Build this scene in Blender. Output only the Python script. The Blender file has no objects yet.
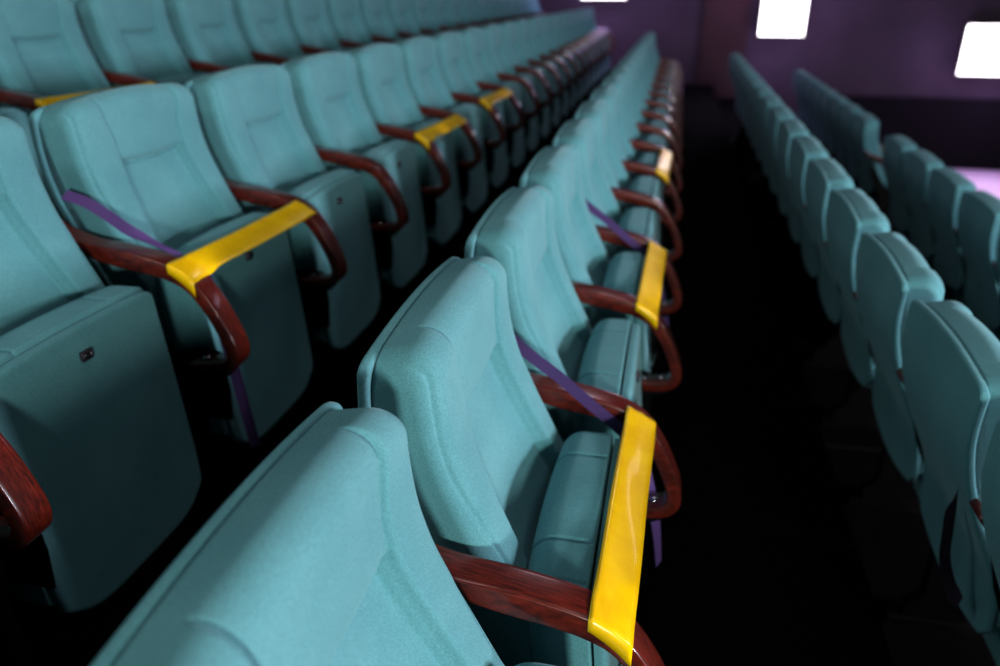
import bpy, math, random
import numpy as np
from mathutils import Vector, Matrix
random.seed(7)
S = bpy.context.scene
COL = S.collection
S.view_settings.view_transform = 'Standard'
S.view_settings.look = 'None'
S.view_settings.gamma = .84
S.view_settings.exposure = .34

# ------------------------------------------------------------------ materials
def mat(name):
    m = bpy.data.materials.new(name); m.use_nodes = True
    nt = m.node_tree; b = nt.nodes['Principled BSDF']
    return m, nt, b
def srgb(r, g, b):
    f = lambda c: (c/255/12.92 if c/255 <= .04045 else ((c/255+.055)/1.055)**2.4)
    return (f(r), f(g), f(b), 1)
def noise(nt, scale, detail=2, rough=.5, vec=None):
    n = nt.nodes.new('ShaderNodeTexNoise'); n.inputs['Scale'].default_value = scale
    n.inputs['Detail'].default_value = detail; n.inputs['Roughness'].default_value = rough
    if vec: nt.links.new(vec, n.inputs['Vector'])
    return n
def ramp(nt, fac, c0, c1, p0=.3, p1=.7):
    r = nt.nodes.new('ShaderNodeValToRGB'); e = r.color_ramp.elements
    e[0].position = p0; e[0].color = c0; e[1].position = p1; e[1].color = c1
    nt.links.new(fac, r.inputs['Fac']); return r
def bump(nt, b, h, strength, dist):
    k = nt.nodes.new('ShaderNodeBump'); k.inputs['Strength'].default_value = strength
    k.inputs['Distance'].default_value = dist
    nt.links.new(h, k.inputs['Height']); nt.links.new(k.outputs['Normal'], b.inputs['Normal'])
def tcoord(nt): return nt.nodes.new('ShaderNodeTexCoord').outputs['Object']

def fabric(name, c0, c1):
    m, nt, b = mat(name); tc = tcoord(nt)
    big = noise(nt, 6, 3, .6, tc)
    r = ramp(nt, big.outputs['Fac'], c0, c1, .35, .7)
    fine = noise(nt, 420, 3, .7, tc)
    mx = nt.nodes.new('ShaderNodeMixRGB'); mx.blend_type = 'MULTIPLY'; mx.inputs['Fac'].default_value = .6
    rr = ramp(nt, fine.outputs['Fac'], (.55,.55,.55,1), (1.15,1.15,1.15,1), .3, .7)
    nt.links.new(r.outputs['Color'], mx.inputs['Color1']); nt.links.new(rr.outputs['Color'], mx.inputs['Color2'])
    nt.links.new(mx.outputs['Color'], b.inputs['Base Color'])
    b.inputs['Roughness'].default_value = .85
    b.inputs['Specular IOR Level'].default_value = .15
    b.inputs['Sheen Weight'].default_value = .22; b.inputs['Sheen Roughness'].default_value = .45
    b.inputs['Sheen Tint'].default_value = (.75,.95,1,1)
    bump(nt, b, fine.outputs['Fac'], .38, .0013)
    return m
FAB = fabric('teal_fabric', srgb(98,149,154), srgb(110,160,164))
def wood(name):
    m, nt, b = mat(name); tc = tcoord(nt)
    mp = nt.nodes.new('ShaderNodeMapping'); mp.inputs['Scale'].default_value = (4, 46, 7)
    nt.links.new(tc, mp.inputs['Vector'])
    n = noise(nt, 7, 5, .65, mp.outputs['Vector']); n.inputs['Distortion'].default_value = .6
    r = ramp(nt, n.outputs['Fac'], srgb(44,13,11), srgb(132,44,28), .3, .72)
    nt.links.new(r.outputs['Color'], b.inputs['Base Color'])
    b.inputs['Roughness'].default_value = .3
    b.inputs['Coat Weight'].default_value = .5; b.inputs['Coat Roughness'].default_value = .12
    bump(nt, b, n.outputs['Fac'], .12, .001)
    return m
WOOD = wood('varnished_mahogany')
def plain(name, c, rough=.5, metal=0, bumpy=None, spec=.5, coat=0):
    m, nt, b = mat(name)
    n = noise(nt, bumpy[0] if bumpy else 30, 3, .6, tcoord(nt))
    c1 = tuple(min(1, x*1.12) for x in c[:3])+(1,); c0 = tuple(x*.88 for x in c[:3])+(1,)
    r = ramp(nt, n.outputs['Fac'], c0, c1); nt.links.new(r.outputs['Color'], b.inputs['Base Color'])
    b.inputs['Roughness'].default_value = rough; b.inputs['Metallic'].default_value = metal
    b.inputs['Specular IOR Level'].default_value = spec; b.inputs['Coat Weight'].default_value = coat
    if bumpy: bump(nt, b, n.outputs['Fac'], bumpy[1], bumpy[2])
    return m
BLACK = plain('black_steel', srgb(7,6,7), .6, .0, None, .1)
CHROME = plain('bolt_metal', srgb(190,185,190), .25, 1)
PLATE = plain('grey_clip_metal', srgb(95,80,90), .4, .8)
TAPE = plain('yellow_tape', srgb(255,196,0), .32, 0, (14,.06,.002), .5, .15)
RIBBON = plain('purple_ribbon', srgb(92,66,116), .6, 0, (900,.3,.0005), .3)
CARPET = plain('black_carpet', srgb(8,7,8), 1, 0, (500,.6,.003), .03)
THREAD = plain('pale_thread', srgb(190,205,200), .8)

# ------------------------------------------------------------------ helpers
def mesh(name, verts, faces, m, smooth=True):
    me = bpy.data.meshes.new(name); me.from_pydata([tuple(v) for v in verts], [], faces); me.update()
    if smooth: me.polygons.foreach_set('use_smooth', [True]*len(me.polygons))
    me.materials.append(m); return me
def obj(name, me, parent=None, label=None):
    o = bpy.data.objects.new(name, me); COL.objects.link(o)
    if parent: o.parent = parent
    if label: o['label'] = label
    return o
def empty(name, loc, label, cat, group=None):
    o = bpy.data.objects.new(name, None); COL.objects.link(o); o.location = loc
    o.empty_display_size = .1; return tag(o, label, cat, group)
def tag(o, label, cat, group=None):
    o['label'] = label; o['category'] = cat
    if group: o['group'] = group
    return o
def box_data(x0, x1, y0, y1, z0, z1, V=None, F=None):
    V = [] if V is None else V; F = [] if F is None else F
    b = len(V)
    V += [(x, y, z) for x in (x0, x1) for y in (y0, y1) for z in (z0, z1)]
    F += [tuple(b+i for i in f) for f in ((0,1,3,2),(4,6,7,5),(0,4,5,1),(2,3,7,6),(0,2,6,4),(1,5,7,3))]
    return V, F
def struct(name, x0, x1, y0, y1, z0, z1, m):
    V, F = box_data(x0, x1, y0, y1, z0, z1)
    o = obj(name, mesh(name, V, F, m, False)); o['kind'] = 'structure'; return o
def bevel_mesh(me, w, seg=2):
    import bmesh
    bm = bmesh.new(); bm.from_mesh(me)
    bmesh.ops.bevel(bm, geom=list(bm.edges), offset=w, segments=seg, affect='EDGES', profile=.5)
    bmesh.ops.recalc_face_normals(bm, faces=bm.faces[:])
    bm.to_mesh(me); bm.free(); me.update()
    me.polygons.foreach_set('use_smooth', [True]*len(me.polygons)); return me
def dome(cx, cy, cz, r, h, axis='z', n=14):
    V = []; F = []
    rings = [(1, 0), (1, .35), (.8, .8), (.4, 1.0)]
    for (k, hh) in rings:
        for i in range(n):
            a = 2*math.pi*i/n; u, v, w = r*k*math.cos(a), r*k*math.sin(a), h*hh
            V.append((cx+u, cy+v, cz+w) if axis == 'z' else (cx+w, cy+u, cz+v) if axis == 'x' else (cx+v, cy-w, cz+u))
    for j in range(len(rings)-1):
        for i in range(n): F.append((j*n+i, j*n+(i+1)%n, (j+1)*n+(i+1)%n, (j+1)*n+i))
    F.append(tuple(range(3*n, 4*n))); F.append(tuple(reversed(range(n))))
    return V, F

# ------------------------------------------------------------------ seat shapes (x forward, y along the row, z up)
ZB = np.array([.30,.372,.438,.50,.555,.63,.70,.77,.84,.89,.942,.99])
XB = np.array([-.236,-.240,-.243,-.248,-.259,-.294,-.326,-.352,-.368,-.371,-.369,-.366])
_cz = np.linspace(.30, .985, 240)
_cx = np.interp(_cz, ZB, XB)
for _ in range(5): _cx[5:-5] = np.convolve(_cx, np.ones(9)/9, 'same')[5:-5]
def xb(z): return np.interp(z, _cz, _cx)
def nb(z):                                  # unit normal of the back board, towards the sitter
    d = (xb(np.asarray(z)+.012)-xb(np.asarray(z)-.012))/.024
    l = np.sqrt(1+d*d); return 1/l, -d/l
W = .237
def top_z(y, Wd, peak=.980, arch=.018, r=.024):
    a = np.abs(y)
    z = peak - arch*(a/Wd)**2
    d = np.clip(a-(Wd-r), 0, r)
    return z - (r-np.sqrt(np.maximum(r*r-d*d, 0)))*.9
BT = .017                                   # board thickness

def smooth(t): t = np.clip(t, 0, 1); return t*t*(3-2*t)
def nonuni(a, b, n, edge, ne):
    """parameters from a to b with extra samples in the last 'edge' on both ends"""
    e = edge*(1-np.cos(np.linspace(0, math.pi/2, ne)))
    return np.unique(np.round(np.concatenate([a+e, np.linspace(a+edge, b-edge, n), b-e]), 6))

def sheet_solid(ys, ts, pos, depth_front, depth_back=None):
    """closed solid from a (y,t) grid: front at depth_front, rear at depth 0"""
    ny, nt_ = len(ys), len(ts)
    V = []; F = []
    for i in range(ny):
        for j in range(nt_): V.append(pos(i, j, depth_front[i, j]))
    for i in range(ny-1):
        for j in range(nt_-1):
            a = i*nt_+j; F.append((a, a+nt_, a+nt_+1, a+1))
    loop = [(i, 0) for i in range(ny)] + [(ny-1, j) for j in range(1, nt_)] + \
           [(i, nt_-1) for i in range(ny-2, -1, -1)] + [(0, j) for j in range(nt_-2, 0, -1)]
    idx = [i*nt_+j for i, j in loop]; n = len(loop)
    prev = idx
    for k in (.66, .33, .06, 0):
        cur = []
        for (i, j) in loop:
            d = depth_front[i, j]; cur.append(len(V)); V.append(pos(i, j, d*k))
        for q in range(n): F.append((prev[q], cur[q], cur[(q+1) % n], prev[(q+1) % n]))
        prev = cur
    F.append(tuple(prev)[::-1])
    return V, F

def back_cushion_mesh(fine=1.0):
    Wc = W-.008
    ys = nonuni(-Wc, Wc, int(150*fine), .04, int(30*fine)+2)
    vs = nonuni(0, 1, int(150*fine), .08, int(22*fine)+2)
    z0 = .44
    def ysm(z): return .118 + .045*np.clip((.82-z)/.36, 0, 1) + .020*smooth((z-.86)/.09)
    D = np.zeros((len(ys), len(vs))); Z = np.zeros_like(D)
    for i, y in enumerate(ys):
        zt = float(top_z(y, Wc, .977, .018, .045))
        z = z0+(zt-z0)*vs; Z[i] = z
        bol = np.interp(z, [.40,.50,.58,.65,.72,.80,.87,.93,.98], [.118,.120,.110,.108,.105,.098,.092,.086,.080])
        a = abs(y); s = ysm(z)
        inside = smooth((s-a)/.011+.15)
        seamz = .824 - .006*(1-(y/.12)**2)
        head = z > seamz
        rec = np.where(head, .004+.010*np.exp(-(z-seamz)/.018), .027+.004*np.exp(-(seamz-z)/.03))
        rec = rec + np.where(head, -.004*np.clip(1-(y/.12)**2, 0, 1)*np.clip((z-seamz)/.05, 0, 1), +.013*np.clip(1-(y/.125)**2, 0, 1)*smooth((seamz-z)/.10))
        d = bol - inside*rec
        # bolster crown
        mid = (s+Wc-.02)/2
        d = d + np.where(a > s, .004*np.clip(1-((a-mid)/(.05))**2, 0, 1), 0)
        # seams
        g = lambda dist, w: np.exp(-(dist/w)**2)
        d = d - .0110*g(a-s, .0034)
        d = d - np.where(a < s+.001, .0100*g(z-seamz, .0042), 0)
        # fillets
        R1, R2 = .034, .046
        e1 = np.clip(Wc-a, 0, R1); e2 = np.clip(zt-z, 0, R2); e3 = np.clip(z-z0, 0, .04)
        f1 = R1-np.sqrt(np.maximum(R1*R1-(R1-e1)**2, 0)); f2 = R2-np.sqrt(np.maximum(R2*R2-(R2-e2)**2, 0))
        f3 = .04-np.sqrt(np.maximum(.04**2-(.04-e3)**2, 0))
        d = d - np.minimum((f1**3+f2**3+f3**3)**(1/3), d-.014)
        d = d - .0050*g(a-(Wc-.011-.012*smooth((.80-z)/.2)), .0026)
        D[i] = np.maximum(d, .008)
    def pos(i, j, d):
        z = Z[i, j]; nx, nz = nb(z); dd = d+BT+.002
        return (float(xb(z)+nx*dd), float(ys[i]), float(z+nz*dd*.6+dd*.24*smooth((z-.78)/.18)))
    V, F = sheet_solid(ys, vs, pos, D)
    return mesh('back_cushion', V, F, FAB)

def back_shell_mesh(fine=1.0):
    ys = nonuni(-1, 1, int(30*fine)+4, .05, 8)
    vs = nonuni(0, 1, int(60*fine)+6, .02, 7)
    def half(z): return W
    D = np.zeros((len(ys), len(vs))); P = {}
    for i, u in enumerate(ys):
        for j, v in enumerate(vs):
            zt = float(top_z(u*W, W)); zb_ = .368+.042*u*u+.02*max(0, abs(u)-.9)/.1
            z = zb_+(zt-zb_)*v; y = u*half(z)
            e = min((1-abs(u))*W, zt-z, z-zb_)
            r = .006; ee = min(e, r)
            D[i, j] = BT - (r-math.sqrt(max(r*r-(r-ee)**2, 0)))
            P[i, j] = (y, z, r-math.sqrt(max(r*r-(r-ee)**2, 0)))
    V = []; F = []; ny, nv = len(ys), len(vs)
    for side in (0, 1):
        for i in range(ny):
            for j in range(nv):
                y, z, f = P[i, j]; nx, nz = nb(z)
                d = D[i, j] if side == 0 else f*.9
                V.append((float(xb(z)+nx*d), y, float(z+nz*d)))
    N = ny*nv
    for i in range(ny-1):
        for j in range(nv-1):
            a = i*nv+j; F.append((a, a+nv, a+nv+1, a+1)); F.append((N+a, N+a+1, N+a+nv+1, N+a+nv))
    loop = [(i, 0) for i in range(ny)] + [(ny-1, j) for j in range(1, nv)] + [(i, nv-1) for i in range(ny-2, -1, -1)] + [(0, j) for j in range(nv-2, 0, -1)]
    ix = [i*nv+j for i, j in loop]
    for q in range(len(ix)):
        a, b = ix[q], ix[(q+1) % len(ix)]; F.append((a, N+a, N+b, b))
    return mesh('back_shell', V, F, FAB)

# folded seat: board faces the front, cushion faces the backrest
PW = .215
PZ0, PZ1 = .185, .662
def pan_front_x(z): return -.034 + .09*(.655-z)      # leans a little forward at the bottom
def pan_cushion_mesh(fine=1.0):
    ys = nonuni(-PW, PW, int(110*fine)+4, .03, int(14*fine)+2)
    vs = nonuni(0, 1, int(70*fine)+4, .1, int(16*fine)+2)
    D = np.zeros((len(ys), len(vs))); Z = np.zeros_like(D)
    for i, y in enumerate(ys):
        a = abs(y)
        zt = PZ1+.004-.007*(a/PW)**2 - .75*(.022-math.sqrt(max(.022**2-max(0, a-PW+.022)**2, 0)))
        zl = PZ0+.05*(a/PW)**5
        z = zl+(zt-zl)*vs; Z[i] = z
        d = np.full_like(z, .094) + .006*(1-(a/PW)**2)
        g = lambda dist, w: np.exp(-(dist/w)**2)
        R1, R2 = .030, .050
        e1 = min(PW-a, R1); e2 = np.clip(zt-z, 0, R2); e3 = np.clip(z-zl, 0, .03)
        f1 = R1-math.sqrt(max(R1*R1-(R1-e1)**2, 0)); f2 = R2-np.sqrt(np.maximum(R2*R2-(R2-e2)**2, 0))
        f3 = .03-np.sqrt(np.maximum(.03**2-(.03-e3)**2, 0))
        d = d-(f1**3+f2**3+f3**3)**(1/3)
        d = d-.0036*g(a-.115, .003)-.0028*g(a-(PW-.016), .0028)
        D[i] = np.maximum(d, .01)
    def pos(i, j, d):
        z = Z[i, j]; a = abs(ys[i])
        dip = -.004*math.exp(-((a-.115)/.003)**2)*smooth((vs[j]-.85)/.1) - .003*math.exp(-((a-PW+.016)/.003)**2)*smooth((vs[j]-.85)/.1)
        return (float(pan_front_x(z)-.023-d), float(ys[i]), float(z+dip))
    V, F = sheet_solid(ys, vs, pos, D)
    F = [f[::-1] for f in F]
    return mesh('seat_cushion', V, F, FAB)
def pan_board_mesh():
    V, F = [], []
    ys = nonuni(-1, 1, 14, .06, 6); vs = nonuni(0, 1, 14, .04, 6)
    D = np.zeros((len(ys), len(vs))); P = {}
    for i, u in enumerate(ys):
        for j, v in enumerate(vs):
            a = abs(u)*PW; zt = PZ1-.006-.006*u*u - .8*(.018-math.sqrt(max(.018**2-max(0, a-PW+.018)**2, 0)))
            zl = PZ0-.02+.05*(abs(u)**5)
            z = zl+(zt-zl)*v
            y = u*(PW-.001)*(1-.05*smooth((.30-z)/.13))
            e = min((1-abs(u))*PW, zt-z, z-zl, .012)
            D[i, j] = .018-(.008-math.sqrt(max(.008**2-(.008-min(e, .008))**2, 0))) + .006*(1-u*u)*math.sin(v*math.pi)
            P[i, j] = (y, z)
    def pos(i, j, d): y, z = P[i, j]; return (pan_front_x(z)-.018+d, y, z)
    V, F = sheet_solid(ys, vs, pos, D)
    return mesh('seat_board', V, F, FAB)

ME_CUSH = back_cushion_mesh(1.0); ME_CUSH_LO = back_cushion_mesh(.45)
ME_SHELL = back_shell_mesh(1.0)
ME_PAN = pan_cushion_mesh(1.0); ME_PAN_LO = pan_cushion_mesh(.45)
ME_BOARD = pan_board_mesh()
V, F = [], []
box_data(-.006, .004, -.013, .013, -.009, .009, V, F)
ME_CLIP = bevel_mesh(mesh('clip', V, F, PLATE), .002)
V, F = dome(.004, 0, 0, .003, .002, 'x'); ME_RIVET = mesh('rivet', V, F, CHROME)
def bracket_mesh(s):
    V, F = [], []
    pts = [(-.08,.28),(.006,.28),(.012,.36),(.004,.452),(-.04,.462),(-.13,.44),(-.15,.36)]
    y0, y1 = s*(PW+.0005), s*(PW+.005)
    n = len(pts); V = [(x, y, z) for y in (y0, y1) for x, z in pts]
    F = [tuple(range(n))[::-1], tuple(range(n, 2*n))]+[(i, (i+1) % n, n+(i+1) % n, n+i) for i in range(n)]
    return mesh('hinge_bracket', V, F, BLACK, False)
ME_BR = [bracket_mesh(-1), bracket_mesh(1)]

PY = -.030
V, F = box_data(-.135, -.115, -.232, .222, .37, .39); ME_ROD = mesh('hinge_rod', V, F, BLACK, False)
# ------------------------------------------------------------------ arm
def spline(pts, n):
    pts = [np.array(p, float) for p in pts]; P = [2*pts[0]-pts[1]]+pts+[2*pts[-1]-pts[-2]]
    out = []
    for i in range(1, len(P)-2):
        for k in range(n):
            t = k/n; a, b, c, d = P[i-1], P[i], P[i+1], P[i+2]
            out.append(.5*((2*b)+(-a+c)*t+(2*a-5*b+4*c-d)*t*t+(-a+3*b-3*c+d)*t**3))
    out.append(P[-2]); return out
ARM_TOP = [(-.335,.755),(-.315,.735),(-.280,.720),(-.230,.706),(-.155,.697),(-.085,.684),(-.035,.668),(.005,.641),(.038,.596),(.062,.548),(.080,.498),(.080,.462),(.060,.438),(.022,.429),(-.045,.426)]
ARM_TH = [.016,.018,.020,.028,.038,.036,.034,.030,.028,.027,.027,.027,.027,.026,.022]
AW = .027
def arm_mesh():
    c = spline([(x, z, t) for (x, z), t in zip(ARM_TOP, ARM_TH)], 6)
    V = []; F = []; n = len(c)
    sec = []
    b = .0028
    for i, p in enumerate(c):
        q0, q1 = c[max(i-1, 0)], c[min(i+1, n-1)]
        t = (q1-q0)[:2]; t /= np.linalg.norm(t); nx, nz = t[1], -t[0]     # inward (below / inside the loop)
        th = p[2]
        ring = [(-AW, b), (-AW+b*.3, b*.3), (-AW+b, 0), (-AW+b+.006, -.0006), (AW-b-.006, -.0006), (AW-b, 0), (AW-b*.3, b*.3), (AW, b),
                (AW, th-b), (AW-b*.3, th-b*.3), (AW-b, th),
                (-AW+b, th), (-AW+b*.3, th-b*.3), (-AW, th-b)]
        for (y, d) in ring: V.append((p[0]+nx*d, y, p[1]+nz*d))
        m = len(ring)
        if i:
            for k in range(m): F.append(((i-1)*m+k, i*m+k, i*m+(k+1) % m, (i-1)*m+(k+1) % m))
    F.append(tuple(range(m))); F.append(tuple(range((n-1)*m, n*m))[::-1])
    me = mesh('armrest_wood', V, F, WOOD); return me
ME_ARM = arm_mesh()
def post_mesh():
    pts = [(-.20,.02),(-.04,.02),(-.04,.18),(-.045,.30),(-.02,.40),(.03,.415),(.05,.425),(.03,.434),(-.13,.452),(-.215,.56),(-.285,.68),(-.30,.68),(-.265,.56),(-.20,.42),(-.16,.25),(-.16,.10),(-.20,.06)]
    n = len(pts); V = [(x, y, z) for y in (-.018, .018) for x, z in pts]
    F = [tuple(range(n)), tuple(range(n, 2*n))[::-1]]+[(i, n+i, n+(i+1) % n, (i+1) % n) for i in range(n)]
    return mesh('post', V, F, BLACK, False)
ME_POST = post_mesh()
V, F = box_data(-.24, .03, -.032, .032, 0, .02); ME_FOOT = mesh('foot_plate', V, F, BLACK, False)
V, F = dome(.030, .002, .4555, .009, .005); ME_B1 = mesh('bolt', V, F, CHROME)
V, F = dome(-.015, .002, .452, .009, .005); ME_B2 = mesh('bolt', V, F, CHROME)

# ------------------------------------------------------------------ rows
AY, SP = .776, .55
SC = .281                                    # arm centre -> seat centre
ORD = ['first','second','third','fourth','fifth','sixth','seventh','eighth','ninth','tenth','eleventh','twelfth','thirteenth','fourteenth',
       'fifteenth','sixteenth','seventeenth','eighteenth','nineteenth','twentieth','twenty-first','twenty-second','twenty-third','twenty-fourth','twenty-fifth']
ROWS = {   # name: x shift, z shift, y phase, first k, last k, gap ks, phrase
    'A': (0, 0, 0, -4, 16, (), 'the centre row', 'seats of the centre row', 'arms of the centre row'),
    'B': (-.945, .209, .580, -2, 19, (), 'the left row', 'seats of the left row', 'arms of the left row'),
    'C': (-1.89, .418, 1.368, -1, 19, (), 'the highest top left row', 'seats of the top left row', 'arms of the top left row'),
    'D': (.945, -.209, -.019, 0, 16, (), 'the right row beside the dark aisle', 'seats of the right row', 'arms of the right row'),
    'E': (1.83, -.48, .2, 4, 18, (9,), 'the far right row by the pink floor', 'seats of the far right row', 'arms of the far right row'),
}
TAPES = {'A': [(0,1),(2,3),(5,6)], 'B': [(0,1),(3,4),(5,6)], 'C': [(0,1)]}
def make_seat(loc, label, group, lo):
    t = empty('theatre_seat', loc, label, 'seat', group)
    obj('back_cushion', ME_CUSH_LO if lo else ME_CUSH, t); obj('back_shell', ME_SHELL, t)
    pc = obj('seat_cushion', ME_PAN_LO if lo else ME_PAN, t); pc.location.y = PY
    bd = obj('seat_board', ME_BOARD, t); bd.location.y = PY
    obj('hinge_rod', ME_ROD, t, 'black steel hinge rod')
    if not lo:
        cl = obj('clip', ME_CLIP, bd, 'small grey metal clip'); cl.location = (pan_front_x(.605)+.004, 0, .607)
        for y in (-.007, .007):
            o = obj('rivet', ME_RIVET, bd); o.location = (pan_front_x(.605)+.004, y, .607)
    for m in ME_BR: obj('hinge_bracket', m, t).location.y = PY
    return t
def arm_unit(loc, label, group):
    t = empty('armrest', loc, label, 'armrest', group)
    obj('arm_wood', ME_ARM, t, 'varnished red-brown bentwood loop'); obj('post', ME_POST, t, 'black steel post'); obj('foot_plate', ME_FOOT, t)
    obj('bolt', ME_B1, t); obj('bolt', ME_B2, t)
    return t
def in_view(x, y, z):
    z -= 1.40
    u, v, w = .97719*x+.21236*y-.0006*z, -.08562*x+.39661*y+.91399*z, -.19433*x+.89309*y-.40574*z
    return w > .05 and abs(u/w*769.46) < 500 and abs(v/w*769.46) < 333
def place_words(n, seen, phrase):
    return '%s from camera in %s' % (ORD[n-1], phrase) if seen else 'out of view in %s' % phrase
for r, (dx, dz, ph, k0, k1, gaps, phrase, gs, ga) in ROWS.items():
    n = 0
    for k in range(k0, k1):
        if k in gaps: continue
        yc = AY+ph+SP*k+SC
        seen = any(in_view(dx+px, yc+py, dz+pz) for px in (-.33, -.05) for py in (-.2, 0, .2) for pz in (.2, .6, .95))
        n += seen
        taped = any(k == a for a, b in TAPES.get(r, []))
        y = AY+ph+SP*k+SC
        lab = 'teal theatre seat%s, %s' % (' under yellow tape' if taped else '', place_words(n, seen, phrase))
        lo = (y-2*dz > 3.2) or r == 'E'
        rnd = random.uniform(-.006, .006)
        if r == 'B' and k < 0: y -= .018 if k == -1 else .05
        make_seat((dx, y, dz), lab, gs, lo)
    n = 0
    for k in range(k0, k1+1):
        seen = any(in_view(dx+px, AY+ph+SP*k, dz+pz) for px, pz in ((-.15, .68), (0, .63), (.07, .5), (0, .43)))
        n += seen
        taped = any(k in p for p in TAPES.get(r, []))
        arm_unit((dx, AY+ph+SP*k-(.045 if (r == 'B' and k == -1) else .05 if (r == 'B' and k == -2) else 0), dz), 'looped wooden armrest%s, %s' % (' with yellow tape' if taped else '', place_words(n, seen, phrase)), ga)

# ------------------------------------------------------------------ tape and ribbons
armc = spline([(x, z) for x, z in ARM_TOP], 12)
def top_at(x):
    c = [p for p in armc if p[1] > .60 and p[0] > -.2]
    xs = [p[0] for p in c]; zs = [p[1] for p in c]; return float(np.interp(x, xs, zs))
def tape(r, ka, kb, label, flap=True, skew=.012):
    dx, dz, ph = ROWS[r][:3]
    y0, y1 = AY+ph+SP*ka, AY+ph+SP*kb
    nx_, ny_ = 8, 60; xs0, xs1 = -.049, .009
    V = []; F = []
    rows = []
    rows.append((y0-AW-.0025, -.026, 1)); rows.append((y0-AW-.0025, -.012, 1)); rows.append((y0-AW-.002, -.001, 1))
    for i in range(ny_+1):
        t = i/ny_; y = y0-AW+.001+(y1-.006-(y0-AW+.001))*t; rows.append((y, None, 0))
    
    L = y1-y0
    for (y, dzf, ed) in rows:
        for i in range(nx_+1):
            s = i/nx_; t = min(1, max(0, (y-y0)/L))
            x = xs0+(xs1-xs0)*s + skew*t
            za = top_at(x)+.0025
            mid = smooth(min((y-y0-AW)/.05, (y1-AW-y)/.05))
            flat = .35*za+.65*(top_at(-.03)+.0035-.42*(x+.03))   # taut between the arms, slightly tilted
            z = za*(1-mid)+flat*mid
            if t > .6: z = max(za, flat)
            z += mid*(-.003*math.sin(t*math.pi)+.0006*math.sin(s*7+t*5)*math.sin(t*9))
            x += .0006*math.sin(t*9)*mid
            if dzf is not None: z = za+dzf*(.7+.5*s)-.001
            else: z += .001*math.sin(i*2.1+y*90)*(1-mid)
            V.append((x, y-y0, z))
    m = nx_+1
    for j in range(len(rows)-1):
        for i in range(nx_): F.append((j*m+i, j*m+i+1, (j+1)*m+i+1, (j+1)*m+i))
    me = mesh('barrier_tape', V, F, TAPE)
    o = obj('barrier_tape', me); o.location = (dx, y0, dz)
    s = o.modifiers.new('t', 'SOLIDIFY'); s.thickness = .0006; s.offset = 1
    return tag(o, label, 'tape', 'yellow tapes across armrests')
tape('A', 0, 1, 'long yellow tape between the two nearest armrests of the centre row')
tape('A', 2, 3, 'short looking yellow tape across the centre row seat behind the nearest taped one')
tape('A', 5, 6, 'small blurred yellow tape farthest up the centre row')
tape('B', 0, 1, 'long yellow tape across the sharp left row seat with a grey clip')
tape('B', 3, 4, 'blurred yellow tape across a left row seat near the upper centre')
tape('B', 5, 6, 'smallest blurred yellow tape, farthest along the left row')
tape('C', 0, 1, 'yellow tape on the highest row at the left edge, half hidden by a seat back')

def ribbon(name, pts, width, label, m=RIBBON, group='purple ribbons tied to the armrests', cat='ribbon'):
    """pts: (x,y,z, wx,wy,wz) where w is the direction of the ribbon's width"""
    c = spline(pts, 10); V = []; F = []
    o0 = np.array(pts[0][:3])
    for p in c:
        w = np.array(p[3:6]); w = w/np.linalg.norm(w)*width/2
        V.append(tuple(p[:3]-w-o0)); V.append(tuple(p[:3]-o0)); V.append(tuple(p[:3]+w-o0))
    for i in range(len(c)-1):
        F.append((i*3, i*3+1, i*3+4, i*3+3)); F.append((i*3+1, i*3+2, i*3+5, i*3+4))
    o = obj(name, mesh(name, V, F, m, False)); o.location = tuple(o0)
    s = o.modifiers.new('t', 'SOLIDIFY'); s.thickness = .0007; s.offset = 0
    return tag(o, label, cat, group)
def row_ribbon(r, k, label, tail=True, wid=.024):
    dx, dz, ph = ROWS[r][:3]; ya = AY+ph+SP*k
    P = [(-.300,-.002,.826, .6,.1,.8), (-.24,-.026,.781, .6,.1,.8), (-.166,-.0315,.730, .6,0,.8), (-.10,-.0325,.676, .65,0,.75), (-.060,-.0325,.645, .75,0,.6),
         (-.040,-.0325,.626, .9,0,.4), (-.030,-.026,.610, 1,0,0), (-.022,0,.604, 1,0,0), (-.012,.028,.600, 1,0,.1), (0,.034,.56, 1,0,.1), (.010,.036,.50, .9,.4,.1), (.030,.038,.42, .8,.5,.1), (.045,.040,.34, .6,.8,.1), (.055,.045,.26, .4,.9,.1)]
    if not tail: P = P[:10]
    return ribbon('ribbon', [(x+dx, y+ya, z+dz, a, b, c) for x, y, z, a, b, c in P], wid, label)
row_ribbon('A', 1, 'purple ribbon running from between the seat backs to the taped armrest in the centre row')
row_ribbon('A', 3, 'thin blurred purple ribbon at the second taped stretch of the centre row')
dxB, dzB, phB = ROWS['B'][:3]; yb = AY+phB
ribbon('ribbon', [(x+dxB, y+yb, z+dzB, a, b, c) for x, y, z, a, b, c in [
    (-.295,.015,.800, .4,.5,.6), (-.250,.022,.783, .45,.42,.63), (-.21,.026,.757, .4,.4,.6), (-.165,.028,.726, .3,.3,.4), (-.115,.036,.698, .3,.6,-.1), (-.075,.041,.678, .6,.4,-.1), (-.03,.039,.650, .8,.2,.1),
    (.0,.032,.630, 1,0,.1), (.012,.034,.54, .9,.2,0), (.022,.038,.44, .8,.4,0), (.03,.045,.34, .7,.6,0), (.04,.055,.20, .7,.6,.0)]], .024,
    'purple ribbon twisting across the left row seat down to its taped armrest')
dxD, dzD, phD = ROWS['D'][:3]
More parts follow.
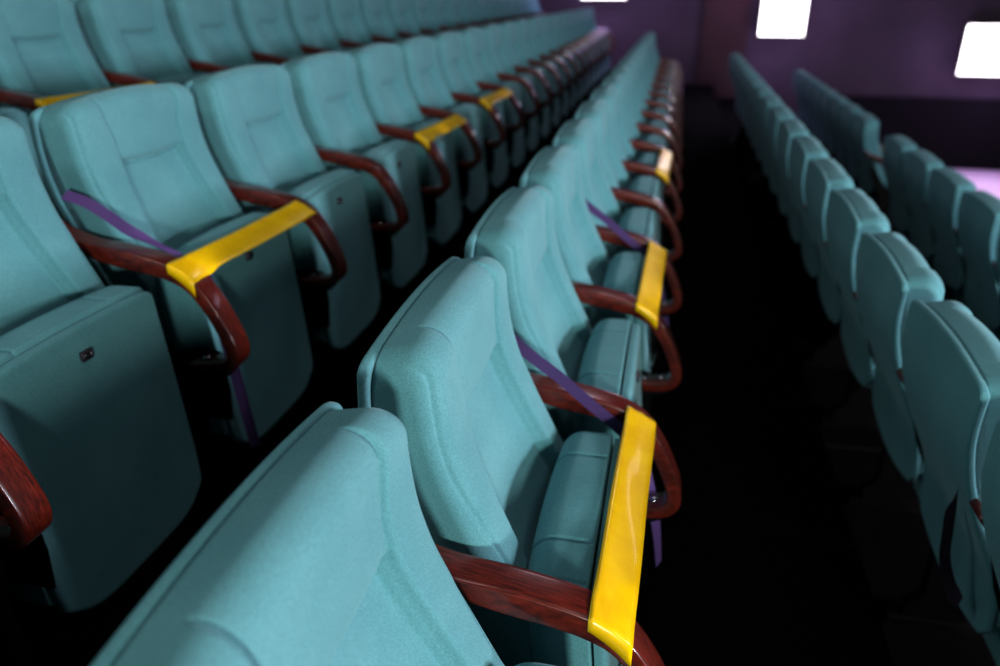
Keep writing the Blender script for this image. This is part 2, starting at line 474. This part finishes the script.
ribbon('ribbon', [(x+dxD, y, z+dzD, a, b, c) for x, y, z, a, b, c in [
    (-.345,1.392,.725, .1,.3,1), (-.350,1.388,.70, .5,.3,.5), (-.350,1.374,.65, .9,.5,0), (-.345,1.366,.59, .9,.5,0), (-.325,1.362,.53, .8,.4,.2), (-.300,1.355,.49, .3,.2,.9)]], .028,
    'dark purple ribbon hanging behind the gap of the nearest right row seats', plain('dark_purple_ribbon', srgb(42,22,40), .8))
# loose thread on a bolster
ribbon('thread', [(-.281+dxB, 1.262, .93+dzB, 0,1,0), (-.268+dxB, 1.270, .905+dzB, 0,1,0), (-.264+dxB, 1.272, .88+dzB, 0,1,0), (-.2615+dxB, 1.272, .858+dzB, 0,1,0)], .0014,
       'loose pale thread lying on the bolster of a left row seat', THREAD, None, 'thread')

# ------------------------------------------------------------------ building
YW = 13.6
def floor_step(name, x0, x1, z):
    return struct(name, x0, x1, -2.5, YW, z-.35, z, CARPET)
floor_step('floor', .60, 1.47, -.209)
floor_step('floor_step_middle', -.35-.0, .60, 0)
floor_step('floor_step_left', -1.30, -.35, .209)
floor_step('floor_step_top', -2.9, -1.30, .418)
floor_step('floor_step_right', 1.47, 2.40, -.48)
def wallmat():
    m, nt, b = mat('dim_wall'); tc = tcoord(nt)
    n = noise(nt, .8, 4, .6, tc); r = ramp(nt, n.outputs['Fac'], srgb(46,38,46), srgb(70,56,66))
    nt.links.new(r.outputs['Color'], b.inputs['Base Color']); b.inputs['Roughness'].default_value = .8
    return m
WALL = wallmat()
PINK = plain('pale_stage_floor', srgb(205,185,200), .5)
s_ = struct('floor_front', 2.40, 9.5, -2.5, YW, -1.60, -1.19, PINK)
struct('wall_far', -3.2, 9.8, YW, YW+.2, -1.6, 4.6, WALL)
DARK = plain('dark_panelling', srgb(22,19,23), .8, 0, None, .1)
struct('trim_1', 2.5, 9.5, YW-.06, YW, -1.19, -.12, DARK)
struct('wall_left', -3.2, -2.9, -2.5, YW, .0, 4.6, DARK)
struct('wall_right', 9.5, 9.8, -2.5, YW, -1.6, 4.6, WALL)
struct('ceiling', -3.2, 9.8, -2.5, YW+.2, 4.6, 4.8, DARK)
BR = plain('brown_panel', srgb(60,40,38), .9)
struct('trim_2', .35, 1.05, YW-.05, YW, -.2, 4.6, BR)
# joint strip on the step in front of the right row
o = struct('trim_3', .66, 1.44, 2.75, 2.77, -.209, -.204, plain('strip', srgb(16,14,15), .8, 0, None, .1))

# bright lamp panels on the far wall
def emis(name, c, s):
    m = bpy.data.materials.new(name); m.use_nodes = True; nt = m.node_tree
    for n in list(nt.nodes): nt.nodes.remove(n)
    e = nt.nodes.new('ShaderNodeEmission'); o = nt.nodes.new('ShaderNodeOutputMaterial')
    e.inputs['Color'].default_value = c; e.inputs['Strength'].default_value = s
    nt.links.new(e.outputs[0], o.inputs[0]); return m
EM = emis('lamp_white', (1, .93, 1, 1), 4.5)
def lamp_panel(x0, x1, z0, z1, label):
    cx, cz = (x0+x1)/2, (z0+z1)/2
    t = empty('light_panel', (cx, YW-.3, cz), label, 'lamp', 'light panels on the far wall')
    V, F = box_data(x0-cx, x1-cx, 0, .02, z0-cz, z1-cz); obj('diffuser', mesh('diffuser', V, F, EM, False), t, 'glowing white panel')
    V, F = box_data(x0-cx-.02, x1-cx+.02, .02, .06, z0-cz-.02, z1-cz+.02); obj('frame', mesh('frame', V, F, BLACK, False), t)
    V, F = box_data(-.04, .04, .06, .3, -.04, .04); obj('bracket', mesh('bracket', V, F, BLACK, False), t)
    return cx, cz
def light(name, kind, loc, power, color, size=.3, target=None, sizey=None):
    l = bpy.data.lights.new(name, kind); l.energy = power; l.color = color
    if kind == 'AREA':
        l.size = size
        if sizey: l.shape = 'RECTANGLE'; l.size_y = sizey
    elif kind in ('POINT', 'SPOT'): l.shadow_soft_size = size
    o = bpy.data.objects.new(name, l); COL.objects.link(o); o.location = loc
    if target: o.rotation_euler = (Vector(target)-Vector(loc)).to_track_quat('-Z', 'Y').to_euler()
    return o

for (x0, x1, z0, z1, lab) in ((-1.58, -.86, 1.29, 2.05, 'bright white light panel at the top edge, left of the aisle'),
                              (1.20, 1.86, .77, 2.0, 'tall bright white light panel right of the brown wall strip'),
                              (4.13, 5.3, .25, .95, 'wide bright white light panel at the right edge of the photo')):
    cx, cz = lamp_panel(x0, x1, z0, z1, lab)
    light('halo', 'POINT', (cx, YW-.7, z0-.3), 17, (.66, .45, 1), .2)  # unseen point lights added for a purple glow on the wall round each panel
    light('halo', 'POINT', (x0-.3, YW-.7, cz), 17, (.66, .45, 1), .2)
    light('halo', 'POINT', (x1+.3, YW-.7, cz), 17, (.66, .45, 1), .2)

# unseen lights: keys placed to match the shadows, plus added fills
light('front', 'AREA', (4.8, .8, 1.58), 270, (.90, .90, 1), .7, (-.5, 2.0, .8))
light('side', 'AREA', (1.4, -3.0, 1.55), 118, (.88, 1, .97), .35, (-.2, 1.6, .8))
light('overhead', 'AREA', (1.5, 1.4, 4.1), 12, (.88, .95, 1), .8, (.1, 1.6, 0))
light('back_left', 'AREA', (-2.4, -1.2, 3.4), 27, (.84, .98, 1), .6, (.6, 2.2, .6))
light('far_row', 'AREA', (.6, 6.5, 4.3), 24, (.85, .85, 1), 1.0, (.3, 7.0, 0))
st = light('stage_floor_fill', 'SPOT', (5.0, 11.0, 3.6), 900, (.88, .74, 1), .4, (4.2, 10.6, -1.19))  # unseen spot added to brighten the pale front floor
st.data.spot_size = 1.25; st.data.spot_blend = .7
light('overhead_fill', 'AREA', (-.5, 1.6, 4.4), 12, (.92, .95, 1), .6, (-.5, 1.6, 0))  # weak unseen light added from above to lift the folded seat tops
light('room', 'AREA', (5.5, 10.0, 4.2), 40, (.85, .75, 1), 1.5, (4.5, 11.0, -1))
w = bpy.data.worlds.new('w'); S.world = w; w.use_nodes = True
w.node_tree.nodes['Background'].inputs['Color'].default_value = (.01, .011, .013, 1)
w.node_tree.nodes['Background'].inputs['Strength'].default_value = .3

# ------------------------------------------------------------------ camera
cam = bpy.data.cameras.new('camera'); co = bpy.data.objects.new('camera', cam); COL.objects.link(co); S.camera = co
right = Vector((0.97719208, 0.21235649, -0.000602626)); up = Vector((-0.08562435, 0.39660774, 0.913986198)); fwd = Vector((-0.1943299, 0.89308847, -0.405744829))
M = Matrix((right, up, -fwd)).transposed().to_4x4(); M.translation = (0, 0, 1.40)
co.matrix_world = M
cam.sensor_width = 36; cam.lens = 769.46*36/1000
cam.clip_start = .02
cam.dof.use_dof = True; cam.dof.focus_distance = 1.02; cam.dof.aperture_fstop = 2.45; cam.dof.aperture_blades = 0
